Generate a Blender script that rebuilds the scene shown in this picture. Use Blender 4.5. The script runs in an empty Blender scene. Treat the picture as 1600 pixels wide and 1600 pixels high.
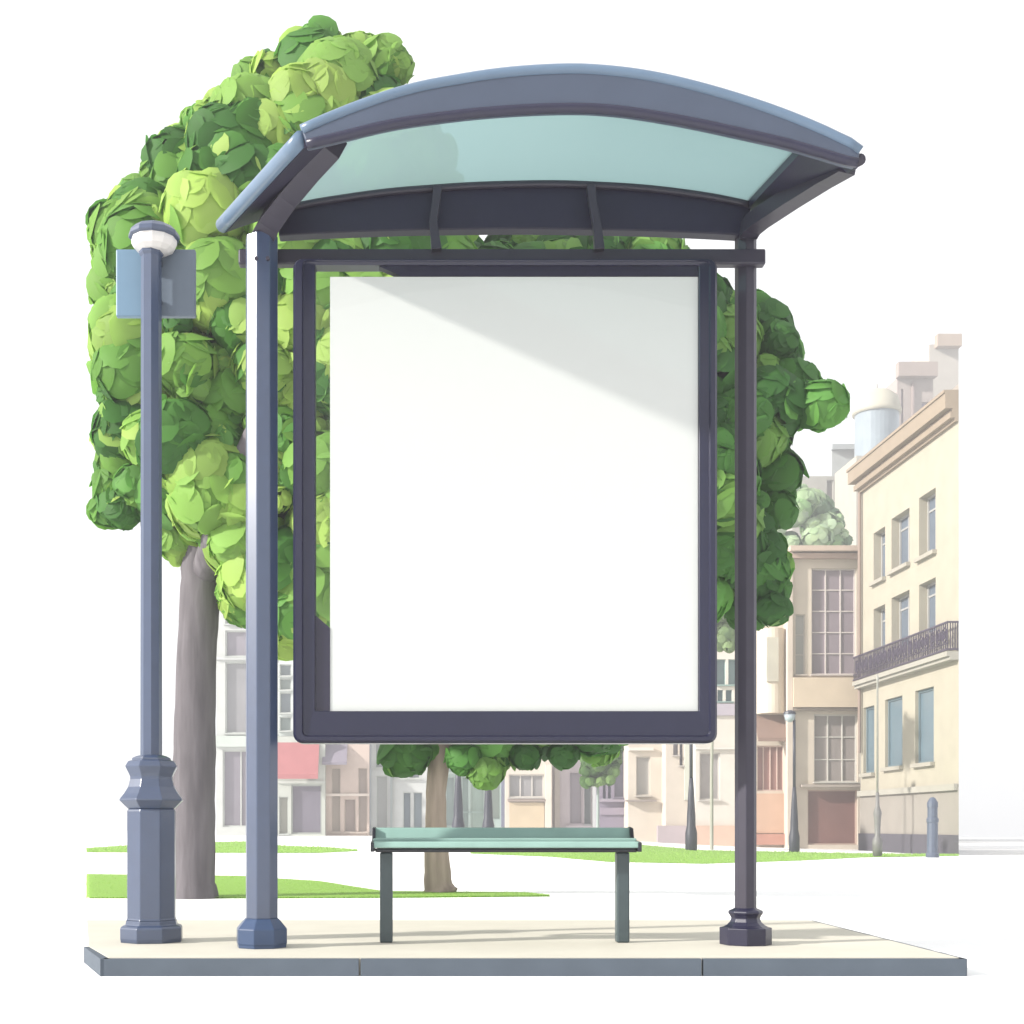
import bpy, math, random
from mathutils import Vector, Matrix
random.seed(7)
R = math.radians
# ------------------------------------------------------------------ camera, sky, sun, exposure
F, CX, HY, EYE = 2070.0, 650.0, 1290.0, 0.55      # focal length and vanishing point, in photo pixels; eye height in metres
sc = bpy.context.scene
col = sc.collection
cam_d = bpy.data.cameras.new('camera'); cam = bpy.data.objects.new('camera', cam_d); col.objects.link(cam)
cam.location = (0, 0, EYE); cam.rotation_euler = (R(90), 0, 0)
cam_d.sensor_width = 36; cam_d.lens = F/1600*36
cam_d.shift_x = (800-CX)/1600; cam_d.shift_y = (HY-800)/1600
cam_d.clip_start = 0.05; cam_d.clip_end = 5000
sc.camera = cam
SUN = Vector((1.0, 0.35, -0.50)).normalized()      # direction the sunlight travels
w = bpy.data.worlds.new('World'); sc.world = w; w.use_nodes = True
nt = w.node_tree; nt.nodes.clear()
out = nt.nodes.new('ShaderNodeOutputWorld'); bg = nt.nodes.new('ShaderNodeBackground')
sky = nt.nodes.new('ShaderNodeTexSky'); sky.sky_type = 'NISHITA'; sky.sun_disc = False
sky.sun_elevation = math.asin(-SUN.z); sky.sun_rotation = math.atan2(-SUN.x, -SUN.y)
sc_ = nt.nodes.new('ShaderNodeVectorMath'); sc_.operation = 'SCALE'; sc_.inputs['Scale'].default_value = 0.08
mx = nt.nodes.new('ShaderNodeMix'); mx.data_type = 'RGBA'; mx.inputs[0].default_value = 0.88
nt.links.new(sky.outputs[0], sc_.inputs[0]); nt.links.new(sc_.outputs[0], mx.inputs[6])
mx.inputs[7].default_value = (1.0, 1.0, 1.02, 1)
nt.links.new(mx.outputs[2], bg.inputs[0]); bg.inputs[1].default_value = 0.72
nt.links.new(bg.outputs[0], out.inputs[0])
sd = bpy.data.lights.new('sun', 'SUN'); sd.energy = 5.0; sd.angle = R(2.0); sd.color = (1, .96, .9)
so = bpy.data.objects.new('sun', sd); col.objects.link(so); so.rotation_euler = SUN.to_track_quat('-Z', 'Y').to_euler()
sc.view_settings.view_transform = 'Standard'; sc.view_settings.look = 'None'
sc.view_settings.exposure = 0.95; sc.view_settings.gamma = 1

# ------------------------------------------------------------------ helpers
def P(px, py, d): return Vector(((px-CX)*d/F, d, EYE-(py-HY)*d/F))
def lin(c):
    c = c/255
    return c/12.92 if c <= .04045 else ((c+.055)/1.055)**2.4
def S(r, g, b, k=.55): return (lin(r)*k, lin(g)*k, lin(b)*k, 1)
class MB:
    def __init__(s): s.v = []; s.f = []
    def add(s, vs, fs):
        n = len(s.v); s.v += [tuple(v) for v in vs]; s.f += [tuple(i+n for i in f) for f in fs]
    def box(s, a, b):
        x0, y0, z0 = a; x1, y1, z1 = b
        s.add([(x0,y0,z0),(x1,y0,z0),(x1,y1,z0),(x0,y1,z0),(x0,y0,z1),(x1,y0,z1),(x1,y1,z1),(x0,y1,z1)],
              [(0,3,2,1),(4,5,6,7),(0,1,5,4),(1,2,6,5),(2,3,7,6),(3,0,4,7)])
    def pxbox(s, x0, x1, y0, y1, d, dn, df):      # box from a photo rectangle at depth d, from d+dn to d+df
        a = P(x0, y1, d); b = P(x1, y0, d); s.box((a.x, d+dn, a.z), (b.x, d+df, b.z))
    def tube(s, path, radii, sides=8, rot=0.0, sq=1.0):
        path = [Vector(p) for p in path]; n = len(path); rings = []
        ref = Vector((1, 0, 0)); base = len(s.v); pts = []
        for i, p in enumerate(path):
            t = (path[min(i+1, n-1)] - path[max(i-1, 0)]).normalized()
            if abs(t.dot(ref)) > .95: ref = Vector((0, 1, 0))
            u = (ref - t*ref.dot(t)).normalized(); v = t.cross(u); ref = u
            for k in range(sides):
                a = 2*math.pi*k/sides + rot
                pts.append(p + (u*math.cos(a) + v*math.sin(a)*sq)*radii[i])
        fs = []
        for i in range(n-1):
            for k in range(sides):
                k2 = (k+1) % sides
                fs.append((i*sides+k, i*sides+k2, (i+1)*sides+k2, (i+1)*sides+k))
        fs.append(tuple(range(sides))[::-1]); fs.append(tuple((n-1)*sides+k for k in range(sides)))
        s.add(pts, fs)
    def lathe(s, c, prof, sides=8, rot=0.0):      # prof = [(radius, z)], bottom to top
        s.tube([(c[0], c[1], z) for r, z in prof], [r for r, z in prof], sides, rot)
    def loft(s, loops, closed=True, caps=True):
        n = len(loops[0]); vs = [v for l in loops for v in l]; fs = []
        for i in range(len(loops)-1):
            for k in range(n if closed else n-1):
                k2 = (k+1) % n
                fs.append((i*n+k, i*n+k2, (i+1)*n+k2, (i+1)*n+k))
        if caps: fs.append(tuple(range(n))[::-1]); fs.append(tuple((len(loops)-1)*n+k for k in range(n)))
        s.add(vs, fs)
    def prism(s, poly, y0, y1):                   # polygon in x,z extruded along y
        n = len(poly)
        s.add([(x, y0, z) for x, z in poly] + [(x, y1, z) for x, z in poly],
              [tuple(range(n)), tuple(range(2*n-1, n-1, -1))] + [(i, i+n, (i+1) % n+n, (i+1) % n) for i in range(n)])
    def build(s, name, mat, parent=None, smooth=False, bevel=0, xf=None, attr=None):
        me = bpy.data.meshes.new(name)
        vs = s.v if xf is None else [tuple(xf @ Vector(v)) for v in s.v]
        me.from_pydata(vs, [], s.f); me.update()
        o = bpy.data.objects.new(name, me); col.objects.link(o)
        if mat: me.materials.append(mat)
        if attr is not None:
            ca = me.color_attributes.new('tint', 'FLOAT_COLOR', 'POINT')
            flat = [c for a in attr for c in a]; ca.data.foreach_set('color', flat)
        import bmesh
        if attr is None:
            bm = bmesh.new(); bm.from_mesh(me); bmesh.ops.recalc_face_normals(bm, faces=bm.faces); bm.to_mesh(me); bm.free()
        if smooth:
            for p in me.polygons: p.use_smooth = True
        if bevel:
            m = o.modifiers.new('bevel', 'BEVEL'); m.width = bevel; m.segments = 2; m.limit_method = 'ANGLE'; m.angle_limit = R(30)
        if parent: put(o, parent)
        return o
def put(o, parent):
    o.parent = parent; o.matrix_parent_inverse = Matrix.Translation(-world_loc(parent))
def world_loc(p):
    v = Vector(p.location)
    return v
def tag(o, label=None, cat=None, group=None, kind=None):
    if label: o['label'] = label
    if cat: o['category'] = cat
    if group: o['group'] = group
    if kind: o['kind'] = kind
    return o
def thing(name, label, cat, loc=(0,0,0), group=None):
    o = bpy.data.objects.new(name, None); col.objects.link(o); o.location = loc; o.empty_display_size = .2
    return tag(o, label, cat, group)
def copy_tree(o, loc, label):
    c = o.copy(); col.objects.link(c); c.location = loc; c['label'] = label
    for ch in o.children:
        k = ch.copy(); col.objects.link(k); mi = ch.matrix_parent_inverse.copy(); k.parent = c; k.matrix_parent_inverse = mi
        for g in ch.children:
            q = g.copy(); col.objects.link(q); q.parent = k
    return c
def mat(name, c, rough=.5, spec=.5, var=.08, scale=8, bump=0, metal=0, coat=0, dirt=None):
    m = bpy.data.materials.new(name); m.use_nodes = True; n = m.node_tree; b = n.nodes['Principled BSDF']
    b.inputs['Roughness'].default_value = rough; b.inputs['Specular IOR Level'].default_value = spec
    b.inputs['Metallic'].default_value = metal; b.inputs['Coat Weight'].default_value = coat
    tc = n.nodes.new('ShaderNodeTexCoord'); nz = n.nodes.new('ShaderNodeTexNoise'); nz.inputs['Scale'].default_value = scale
    nz.inputs['Detail'].default_value = 6; n.links.new(tc.outputs['Object'], nz.inputs['Vector'])
    rp = n.nodes.new('ShaderNodeValToRGB'); rp.color_ramp.elements[0].position = .3; rp.color_ramp.elements[1].position = .7
    lo = dirt or tuple(x*(1-var) for x in c[:3]) + (1,); hi = tuple(min(1, x*(1+var)) for x in c[:3]) + (1,)
    rp.color_ramp.elements[0].color = lo; rp.color_ramp.elements[1].color = hi
    n.links.new(nz.outputs['Fac'], rp.inputs[0]); n.links.new(rp.outputs[0], b.inputs['Base Color'])
    if bump:
        bp = n.nodes.new('ShaderNodeBump'); bp.inputs['Strength'].default_value = bump; bp.inputs['Distance'].default_value = .02
        n.links.new(nz.outputs['Fac'], bp.inputs['Height']); n.links.new(bp.outputs[0], b.inputs['Normal'])
    return m
MC = {}
def wallmat(rgb, k=.62, rough=.85):
    key = (rgb, k, rough)
    if key not in MC: MC[key] = mat('plaster', S(*rgb, k), rough, .2, .05, 1.5, .1)
    return MC[key]
def glassmat(rgb, k=.42):
    key = ('g', rgb, k)
    if key not in MC: MC[key] = mat('window_glass', S(*rgb, k), .18, .4, .12, .6)
    return MC[key]

# ------------------------------------------------------------------ ground
def lerp_tab(x, tab):
    if x <= tab[0][0]: return tab[0][1]
    for (a, b), (c, d) in zip(tab, tab[1:]):
        if x <= c: return b + (d-b)*(x-a)/(c-a)
    return tab[-1][1]
ZF = [(-400, .10), (600, .09), (900, -.035), (1150, -.36), (1345, -.46), (1700, -.5)]
def gz_px(px, d):
    t = min(1, max(0, (d-8)/40)); return -.075*(1-t) + lerp_tab(px, ZF)*t
def gz(x, d):
    return gz_px(CX + x/max(d, 1)*F, d)
def on_ground(px, py):                            # where the sight line through a photo pixel meets the ground
    lo, hi = 7.0, 300.0
    for _ in range(50):
        m = (lo+hi)/2
        if F*(EYE-gz_px(px, m))/m > py-HY: lo = m
        else: hi = m
    return Vector(((px-CX)*lo/F, lo, gz_px(px, lo)))
m_ground = mat('white_paving', (.91, .91, .90, 1), .8, .2, .02, 1.2)
ds = [-40, -10, 0, 2, 4, 5, 6, 7, 8] + [8+i*.8 for i in range(1, 51)] + [50, 56, 66, 80, 95, 116]
mb = MB(); xs = [i/70 for i in range(-100, 101)]
for d in ds:
    for a in xs:
        x = max(-108, min(108, a*max(d, 30)))+a*.01
        mb.v.append((x, d, gz(x, d) if d > 8 else -.075))
nx = len(xs)
for i in range(len(ds)-1):
    for k in range(nx-1): mb.f.append((i*nx+k, i*nx+k+1, (i+1)*nx+k+1, (i+1)*nx+k))
tag(mb.build('ground', m_ground, smooth=True), kind='structure')

# pavement and kerb
def paving_mat():
    m = mat('pale_stone', S(243, 238, 222, .60), .75, .25, .04, 3, .05)
    return m
outline = [(-1.30, 5.5), (2.28, 5.5), (2.31, 7.74), (-1.925, 7.74), (-1.505, 6.05)]
mb = MB(); K = .05
inner = [(-1.28, 5.52), (2.262, 5.52), (2.29, 7.72), (-1.918, 7.72), (-1.497, 6.06)]
n = len(inner)
mb.add([(x, y, -.4) for x, y in inner] + [(x, y, .0) for x, y in inner],
       [tuple(range(n, 2*n))] + [(i, (i+1) % n, (i+1) % n+n, i+n) for i in range(n)])
tag(mb.build('pavement', paving_mat()), kind='structure')
m_kerb = mat('grey_kerb_stone', S(114, 126, 140, .45), .7, .3, .07, 6, .08)
m_kerb2 = mat('grey_kerb_stone_warm', S(112, 112, 120, .55), .7, .3, .07, 6, .08)
mb = MB()
cuts = [-1.30, P(562, 0, 5.5).x, P(1097, 0, 5.5).x, 2.282]
for a, b in zip(cuts, cuts[1:]):
    a2 = a + (.004 if a > -1.29 else 0); b2 = b - (.004 if b < 2.2 else 0)
    mb.add([(a2, 5.492, -.3), (b2, 5.492, -.3), (b2, 5.54, -.3), (a2, 5.54, -.3), (a2, 5.492, -.003), (b2, 5.492, -.003), (b2, 5.54, -.003), (a2, 5.54, -.003)],
           [(0,3,2,1),(4,5,6,7),(0,1,5,4),(1,2,6,5),(2,3,7,6),(3,0,4,7)])
def kerbwall(p, q, th=.04):
    p = Vector((*p, 0)); q = Vector((*q, 0)); t = (q-p).normalized(); nrm = Vector((t.y, -t.x, 0))*.008
    vs = []
    for z in (-.3, -.003):
        for a in (p+nrm, q+nrm, q-nrm*4, p-nrm*4): vs.append((a.x, a.y, z))
    mb.add(vs, [(0,3,2,1),(4,5,6,7),(0,1,5,4),(1,2,6,5),(2,3,7,6),(3,0,4,7)])
kerbwall((-1.512, 6.06), (-1.30, 5.49))
kerbwall((2.28, 5.5), (2.31, 7.74)); 
tag(mb.build('kerb', m_kerb), kind='structure')

# grass patches
def in_poly(x, y, poly):
    c = False; j = len(poly)-1
    for i in range(len(poly)):
        xi, yi = poly[i]; xj, yj = poly[j]
        if (yi > y) != (yj > y) and x < (xj-xi)*(y-yi)/(yj-yi)+xi: c = not c
        j = i
    return c
def attr_mat(name, rough=.6, trans=0.0, spec=.3):
    m = bpy.data.materials.new(name); m.use_nodes = True; n = m.node_tree; b = n.nodes['Principled BSDF']
    b.inputs['Roughness'].default_value = rough; b.inputs['Specular IOR Level'].default_value = spec
    a = n.nodes.new('ShaderNodeAttribute'); a.attribute_name = 'tint'; n.links.new(a.outputs['Color'], b.inputs['Base Color'])
    if trans:
        t = n.nodes.new('ShaderNodeBsdfTranslucent'); n.links.new(a.outputs['Color'], t.inputs[0])
        mixs = n.nodes.new('ShaderNodeMixShader'); mixs.inputs[0].default_value = trans
        o = n.nodes['Material Output']; n.links.new(b.outputs[0], mixs.inputs[1]); n.links.new(t.outputs[0], mixs.inputs[2]); n.links.new(mixs.outputs[0], o.inputs[0])
    return m
m_grass = attr_mat('grass_blades', .7, .5, .15)
def grass(name, top, bottom, greens, nbl, bh):
    mb = MB(); at = []
    x0 = max(top[0][0], bottom[0][0]); x1 = min(top[-1][0], bottom[-1][0]); N = 60; M = 5
    rows = []
    for i in range(N+1):
        px = x0 + (x1-x0)*i/N; t = lerp_tab(px, top); b = lerp_tab(px, bottom)
        for j in range(M+1):
            q = on_ground(px, b + (t-b)*j/M); q.z += .012; mb.v.append(tuple(q)); g = greens[0]; at.append(g)
    for i in range(N):
        for j in range(M):
            a = i*(M+1)+j; mb.f.append((a, a+M+1, a+M+2, a+1))
    for _ in range(nbl):
        px = random.uniform(x0, x1); t = lerp_tab(px, top); b = lerp_tab(px, bottom)
        if b-t < 1: continue
        q = on_ground(px, t + (b-t)*random.random()); s = q.y/12
        h = bh*random.uniform(.5, 1.1)*max(.6, s*.6); wv = .006*s; a = random.uniform(0, 3.14); dx = math.cos(a)*wv; dy = math.sin(a)*wv
        c = random.choice(greens); k = random.uniform(.88, 1.1); c = (c[0]*k, c[1]*k, c[2]*k, 1)
        n = len(mb.v); lx = random.uniform(-.4, .4)*h; ly = random.uniform(-.4, .4)*h
        mb.v += [(q.x-dx, q.y-dy, q.z), (q.x+dx, q.y+dy, q.z), (q.x+lx, q.y+ly, q.z+h)]; mb.f.append((n, n+1, n+2)); at += [c]*3
    tag(mb.build(name, m_grass, attr=at), kind='stuff')
GA = [S(178, 216, 116, .85), S(188, 222, 130, .85), S(168, 210, 104, .85)]
grass('grass', [(135,1367),(385,1370),(433,1374),(500,1378),(560,1388),(600,1394),(820,1396),(858,1400)],
      [(135,1404),(430,1404),(640,1403),(858,1401)], GA, 9000, .035)
grass('grass', [(135,1326),(190,1322),(280,1318),(385,1315),(440,1322),(520,1325),(558,1329)],
      [(135,1332),(400,1333),(500,1333),(558,1330)], GA, 5000, .03)
grass('grass', [(735,1327),(960,1323),(985,1319),(1100,1329),(1250,1332),(1380,1335),(1498,1336)],
      [(735,1334),(860,1339),(950,1347),(1100,1350),(1250,1345),(1350,1340),(1498,1337.5)], GA, 8000, .03)

# ------------------------------------------------------------------ trees
m_leaf = attr_mat('broad_leaves', .6, .50, .25)
def dist_edge(x, y, poly):
    best = 1e9; j = len(poly)-1
    for i in range(len(poly)):
        ax, ay = poly[j]; bx, by = poly[i]; dx, dy = bx-ax, by-ay
        t = max(0, min(1, ((x-ax)*dx+(y-ay)*dy)/(dx*dx+dy*dy+1e-9)))
        best = min(best, math.hypot(x-ax-dx*t, y-ay-dy*t)); j = i
    return best
def add_leaf(V, Fc, AT, c, nrm, size, colr, rnd):
    nrm = nrm.normalized(); u = nrm.orthogonal().normalized(); v = nrm.cross(u)
    a = rnd.uniform(0, 6.28); u, v = u*math.cos(a)+v*math.sin(a), v*math.cos(a)-u*math.sin(a)
    wd = rnd.uniform(.78, 1.0); n = len(V); K = 12
    V.append(tuple(c + nrm*size*.26))
    for k in range(K):
        t = 2*math.pi*k/K; rr = size*(1+.06*math.cos(t)+.05*math.cos(3*t+a)+rnd.uniform(-.02, .02))
        V.append(tuple(c + u*rr*math.cos(t) + v*rr*wd*math.sin(t) - nrm*size*.03*(1+math.cos(2*t))))
    for k in range(K): Fc.append((n, n+1+k, n+1+(k+1) % K))
    AT += [colr]*(K+1)
def crown_mesh(poly, d, thick, nlobes, rpx, greens, leaf_px, per, seed, extra=()):
    rnd = random.Random(seed); V = []; Fc = []; AT = []; ppm = F/d
    xs = [p[0] for p in poly]; ys = [p[1] for p in poly]; lobes = []
    tries = 0
    while len(lobes) < nlobes and tries < 60000:
        tries += 1
        x = rnd.uniform(min(xs), max(xs)); y = rnd.uniform(min(ys), max(ys)); r = rnd.uniform(*rpx)
        if not in_poly(x, y, poly): continue
        e = dist_edge(x, y, poly)
        if e < r*.80+leaf_px*.42: continue
        if rnd.random() < .35 and e > r*1.5: continue
        dz = min(thick, e*1.1)/ppm
        # lobes gather towards the crown's outside
        s = rnd.choice((-1, -1, -1, 1))*rnd.uniform(.45, 1)
        lobes.append((x, y, r, s*dz, rnd.choice(greens)))
    # small rounded tufts give the crown its bumpy outline
    for (ax, ay), (bx, by) in zip(poly, poly[1:]+poly[:1]):
        L = math.hypot(bx-ax, by-ay); m = max(1, round(L/(leaf_px*1.7)))
        for i in range(m):
            t_ = (i+rnd.uniform(.2, .8))/m; x = ax+(bx-ax)*t_; y = ay+(by-ay)*t_; nx_, ny_ = (by-ay)/max(L, 1), -(bx-ax)/max(L, 1)
            if in_poly(x+nx_*6, y+ny_*6, poly): nx_, ny_ = -nx_, -ny_
            r = rnd.uniform(.85, 1.45)*leaf_px; k_ = r*rnd.uniform(1.1, 1.55)
            lobes.append((x-nx_*k_, y-ny_*k_, r, rnd.uniform(-.9, .5)*40/ppm, rnd.choice(greens)))
    for x, y, r, dz, g in list(extra): lobes.append((x, y, r, dz, g))
    for x, y, r, dz, g in lobes:
        c = P(x, y, d+dz); rm = r/ppm
        ls = min(leaf_px, .62*r); n = int(per*(r/40)**2*(19/ls)**1.6*.8)+14
        tilt = Vector((rnd.uniform(-.2, .2), rnd.uniform(-.2, .2), 1))
        for _ in range(n):
            v = Vector((rnd.gauss(0, 1), rnd.gauss(0, 1), rnd.gauss(0, 1))).normalized()
            rad = rm*rnd.uniform(.84, .97)
            p = c + Vector((v.x*rad, v.y*rad, v.z*rad*.85))
            k = rnd.uniform(.86, 1.14); gg = (g[0]*k, g[1]*k, g[2]*k*rnd.uniform(.9, 1.1), 1)
            if rnd.random() < .06: q = rnd.choice(greens); gg = q
            nn = v*1.0 + Vector((rnd.gauss(0, .12), rnd.gauss(0, .12), rnd.gauss(0, .12)+.08))
            add_leaf(V, Fc, AT, p, nn, ls/ppm*rnd.uniform(.75, 1.2), gg, rnd)
    return V, Fc, AT
def crown(name, parent, *a, **k):
    V, Fc, AT = crown_mesh(*a, **k); mb = MB(); mb.v = V; mb.f = Fc
    return mb.build(name, m_leaf, parent, attr=AT, smooth=True)
def limb(mb, pts, d, sides=12, dys=None):
    path = []; rad = []
    for i, (x, y, r) in enumerate(pts):
        q = P(x, y, d); q.y += (dys[i] if dys else 0); path.append(q); rad.append(r*d/F)
    # denser, slightly wobbly path
    P2 = []; R2 = []
    for i in range(len(path)-1):
        for k in range(4):
            t = k/4; P2.append(path[i].lerp(path[i+1], t) + Vector((random.uniform(-1, 1), random.uniform(-1, 1), 0))*rad[i]*.04)
            R2.append(rad[i]*(1-t)+rad[i+1]*t)
    P2.append(path[-1]); R2.append(rad[-1])
    mb.tube(P2, R2, sides)
def bark(name, rgb, k=.5):
    m = mat(name, S(*rgb, k), .9, .15, .22, 5, .6)
    n = m.node_tree; mp = n.nodes.new('ShaderNodeMapping'); mp.inputs['Scale'].default_value = (3.0, 3.0, .35)
    tc = [x for x in n.nodes if x.type == 'TEX_COORD'][0]; nz = [x for x in n.nodes if x.type == 'TEX_NOISE'][0]
    n.links.new(tc.outputs['Object'], mp.inputs[0]); n.links.new(mp.outputs[0], nz.inputs['Vector'])
    return m
m_bark1 = bark('dark_bark', (126, 121, 125), .62); m_bark2 = bark('pale_bark', (172, 156, 144), .8)
G1 = [S(96, 158, 66, .70), S(122, 184, 88, .70), S(154, 206, 98, .70), S(186, 226, 110, .66), S(130, 190, 82, .64), S(200, 234, 122, .66), S(82, 142, 60, .66), S(166, 214, 104, .70), S(184, 224, 112, .72), S(200, 234, 120, .70), S(148, 200, 92, .7)]
G2 = [S(76, 130, 60, .70), S(98, 160, 72, .72), S(122, 186, 88, .72), S(146, 198, 96, .64), S(72, 130, 56, .6), S(94, 156, 68, .6)]
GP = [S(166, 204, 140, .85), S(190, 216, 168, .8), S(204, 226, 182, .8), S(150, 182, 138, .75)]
g = on_ground(300, 1403); D1 = g.y
t1 = thing('broadleaf_tree', 'tallest leafy tree with dark grey trunk behind the big lamp post', 'tree', g)
mb = MB()
limb(mb, [(303, 1412, 41), (302, 1380, 35), (302, 1300, 34), (303, 1200, 34), (305, 1100, 32), (308, 1000, 31), (313, 920, 32), (318, 860, 33), (300, 790, 22), (285, 700, 16), (270, 560, 9)], D1)
limb(mb, [(322, 900, 22), (352, 845, 19), (380, 790, 17), (410, 720, 14), (450, 600, 11), (480, 400, 7)], D1, dys=[-.05, -.5, -.7, -.7, -.4, 0])
limb(mb, [(322, 880, 18), (345, 810, 15), (350, 740, 12), (360, 560, 8)], D1, dys=[0, .1, .3, .3])
mb.build('trunk', m_bark1, t1, smooth=True)
poly1 = [(148,322),(178,288),(205,262),(240,215),(290,162),(350,128),(378,90),(430,60),(490,26),(540,42),(590,48),(632,62),(658,100),(645,135),(700,200),
         (760,330),(740,600),(640,850),(560,960),(470,1036),(436,1040),(410,985),(350,980),(330,935),(318,880),(270,885),(245,872),(238,830),(210,815),(185,842),
         (142,820),(136,745),(140,700),(136,640),(144,600),(136,560),(138,470),(142,390),(138,350)]
crown('crown', t1, poly1, D1, 140, 430, (15, 64), G1, 27, 92, 11)
g = on_ground(685, 1395); D2 = g.y
t2 = thing('broadleaf_tree', 'leafy tree with pale tan trunk seen behind the bench and advertising panel', 'tree', g)
mb = MB()
limb(mb, [(688, 1402, 30), (685, 1385, 23), (682, 1340, 20), (681, 1290, 17), (681, 1240, 16), (688, 1170, 18), (705, 1110, 18), (760, 980, 14), (820, 820, 9)], D2)
limb(mb, [(690, 1160, 14), (680, 1060, 11), (700, 880, 7)], D2)
limb(mb, [(715, 1090, 13), (880, 990, 10), (1050, 860, 7), (1150, 720, 5)], D2)
mb.build('trunk', m_bark2, t2, smooth=True)
poly2 = [(620,1168),(600,1000),(600,700),(640,420),(700,362),(800,350),(950,345),(1050,358),(1085,385),(1105,418),(1122,425),(1145,448),(1170,455),(1205,458),(1222,495),(1258,522),
         (1266,560),(1280,592),(1306,632),(1290,668),(1252,668),(1248,705),(1262,740),(1240,765),(1250,785),(1228,800),(1222,835),(1245,870),(1234,920),(1206,930),
         (1212,958),(1190,966),(1160,950),(1120,972),(1080,1030),(1020,1110),(985,1165),(960,1192),(930,1210),(880,1178),(850,1200),(805,1180),(790,1222),(760,1242),(720,1200),
         (690,1150),(662,1212),(640,1180)]
crown('crown', t2, poly2, D2, 140, 410, (15, 60), G2, 27, 92, 23,
      extra=[(1284, 632, 36, -.5, G2[2]), (1250, 625, 30, -.3, G2[0]), (1207, 952, 26, -.3, G2[0]), (760, 1208, 26, -.3, G2[3]), (652, 1180, 18, -.2, G2[0]), (725, 1185, 26, -.3, G2[1]), (820, 1180, 24, -.3, G2[4]), (880, 1178, 22, -.3, G2[0])])

# ------------------------------------------------------------------ buildings
def grid_wall(mb, d, rect, holes, th=.3):
    x0, x1, y0, y1 = rect
    xs = sorted({x0, x1} | {h[i] for h in holes for i in (0, 1)}); ys = sorted({y0, y1} | {h[i] for h in holes for i in (2, 3)})
    for a, b in zip(xs, xs[1:]):
        run = None
        for c, e in zip(ys, ys[1:]):
            mxx, myy = (a+b)/2, (c+e)/2
            hole = any(h[0] < mxx < h[1] and h[2] < myy < h[3] for h in holes)
            if not hole: run = [c, e] if run is None else [run[0], e]
            if hole or e == ys[-1]:
                if run: mb.pxbox(a, b, run[0], run[1], d, 0, th)
                run = None
def building(name, label, x0, x1, ytop, d, rgb, wins=(), bands=(), depth=6, ybot=1345, cat='building', k=.62, rel=.3):
    """wins: (x0,x1,y0,y1,cols,rows,glass rgb,frame rgb,kind); bands: (x0,x1,y0,y1,proud m,rgb,name)"""
    b = thing(name, label, cat, P((x0+x1)/2, 1290, d)*1.0); b.location.z = gz_px((x0+x1)/2, d)
    mb = MB(); holes = [h[:4] for h in wins]
    grid_wall(mb, d, (x0, x1, ytop, ybot), holes, rel)
    mb.pxbox(x0, x1, ytop, ybot, d, rel, depth)
    mb.build('wall', wallmat(rgb, k), b)
    for (a, c, y0, y1, nx_, ny_, gl, fr, kind) in wins:
        f = MB(); e = min(2.2, (c-a)*.08); m_ = e*.8
        f.pxbox(a, a+e, y0, y1, d, .10, .22); f.pxbox(c-e, c, y0, y1, d, .10, .22)
        f.pxbox(a+e, c-e, y0, y0+e, d, .10, .22); f.pxbox(a+e, c-e, y1-e, y1, d, .10, .22)
        for i in range(1, nx_):
            q = a+(c-a)*i/nx_; f.pxbox(q-m_/2, q+m_/2, y0+e, y1-e, d, .12, .21)
        for i in range(1, ny_):
            q = y0+(y1-y0)*i/ny_; f.pxbox(a+e, c-e, q-m_/2, q+m_/2, d, .13, .205)
        fo = f.build(kind, wallmat(fr, .56), b)
        p = MB(); p.pxbox(a+e*.5, c-e*.5, y0+e*.5, y1-e*.5, d, .17, .25); p.build('pane' if kind != 'door' else 'door_leaf', glassmat(gl), fo)
        if kind == 'window':
            s = MB(); s.pxbox(a-2, c+2, y1, y1+2, d, -.12, -.003); s.build('sill', wallmat(fr, .5), fo)
    for (a, c, y0, y1, pr, rg, nm) in bands:
        s = MB()
        if nm == 'awning':
            A = P(a, y0, d); B = P(c, y1, d); h = (A.z-B.z)
            s.prism([(0, 0)], 0, 0) if False else None
            s.loft([[Vector((A.x, d-.003, A.z)), Vector((A.x, d-pr, B.z+.12*h)), Vector((A.x, d-pr, B.z)), Vector((A.x, d-pr+.04, B.z)), Vector((A.x, d-.003, A.z-.08))],
                    [Vector((B.x, d-.003, A.z)), Vector((B.x, d-pr, B.z+.12*h)), Vector((B.x, d-pr, B.z)), Vector((B.x, d-pr+.04, B.z)), Vector((B.x, d-.003, A.z-.08))]])
        elif nm == 'bay':
            s = MB(); A = P(a, y1, d); B = P(c, y0, d); N = 14; lo = []; 
            cx_ = (A.x+B.x)/2; hw = (B.x-A.x)/2
            pl = [(cx_-hw*math.cos(math.pi*i/N), d-.003-pr*math.sin(math.pi*i/N)) for i in range(N+1)]
            s.loft([[Vector((x, y, A.z)) for x, y in pl], [Vector((x, y, B.z)) for x, y in pl]])
        else: s.pxbox(a, c, y0, y1, d, -pr, -.003)
        s.build(nm, wallmat(rg, k), b)
    return b
W, Dr = 'window', 'door'
pale = (236, 240, 234)
building('townhouse', 'pale grey building with tall glazed bays, leftmost in the background row', 338, 436, 905, 60, (228, 230, 226),
  wins=[(352,430,985,1026,2,1,(196,188,200),pale,W),(352,430,1034,1146,2,1,(200,198,202),pale,W),(348,432,1172,1292,3,1,(182,174,186),pale,'shopfront'),(352,430,930,975,2,1,(186,180,190),pale,W)],
  bands=[(336,438,1150,1167,.15,(224,232,224),'cornice'),(336,438,1027,1031,.1,(232,234,232),'string_course')])
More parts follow.
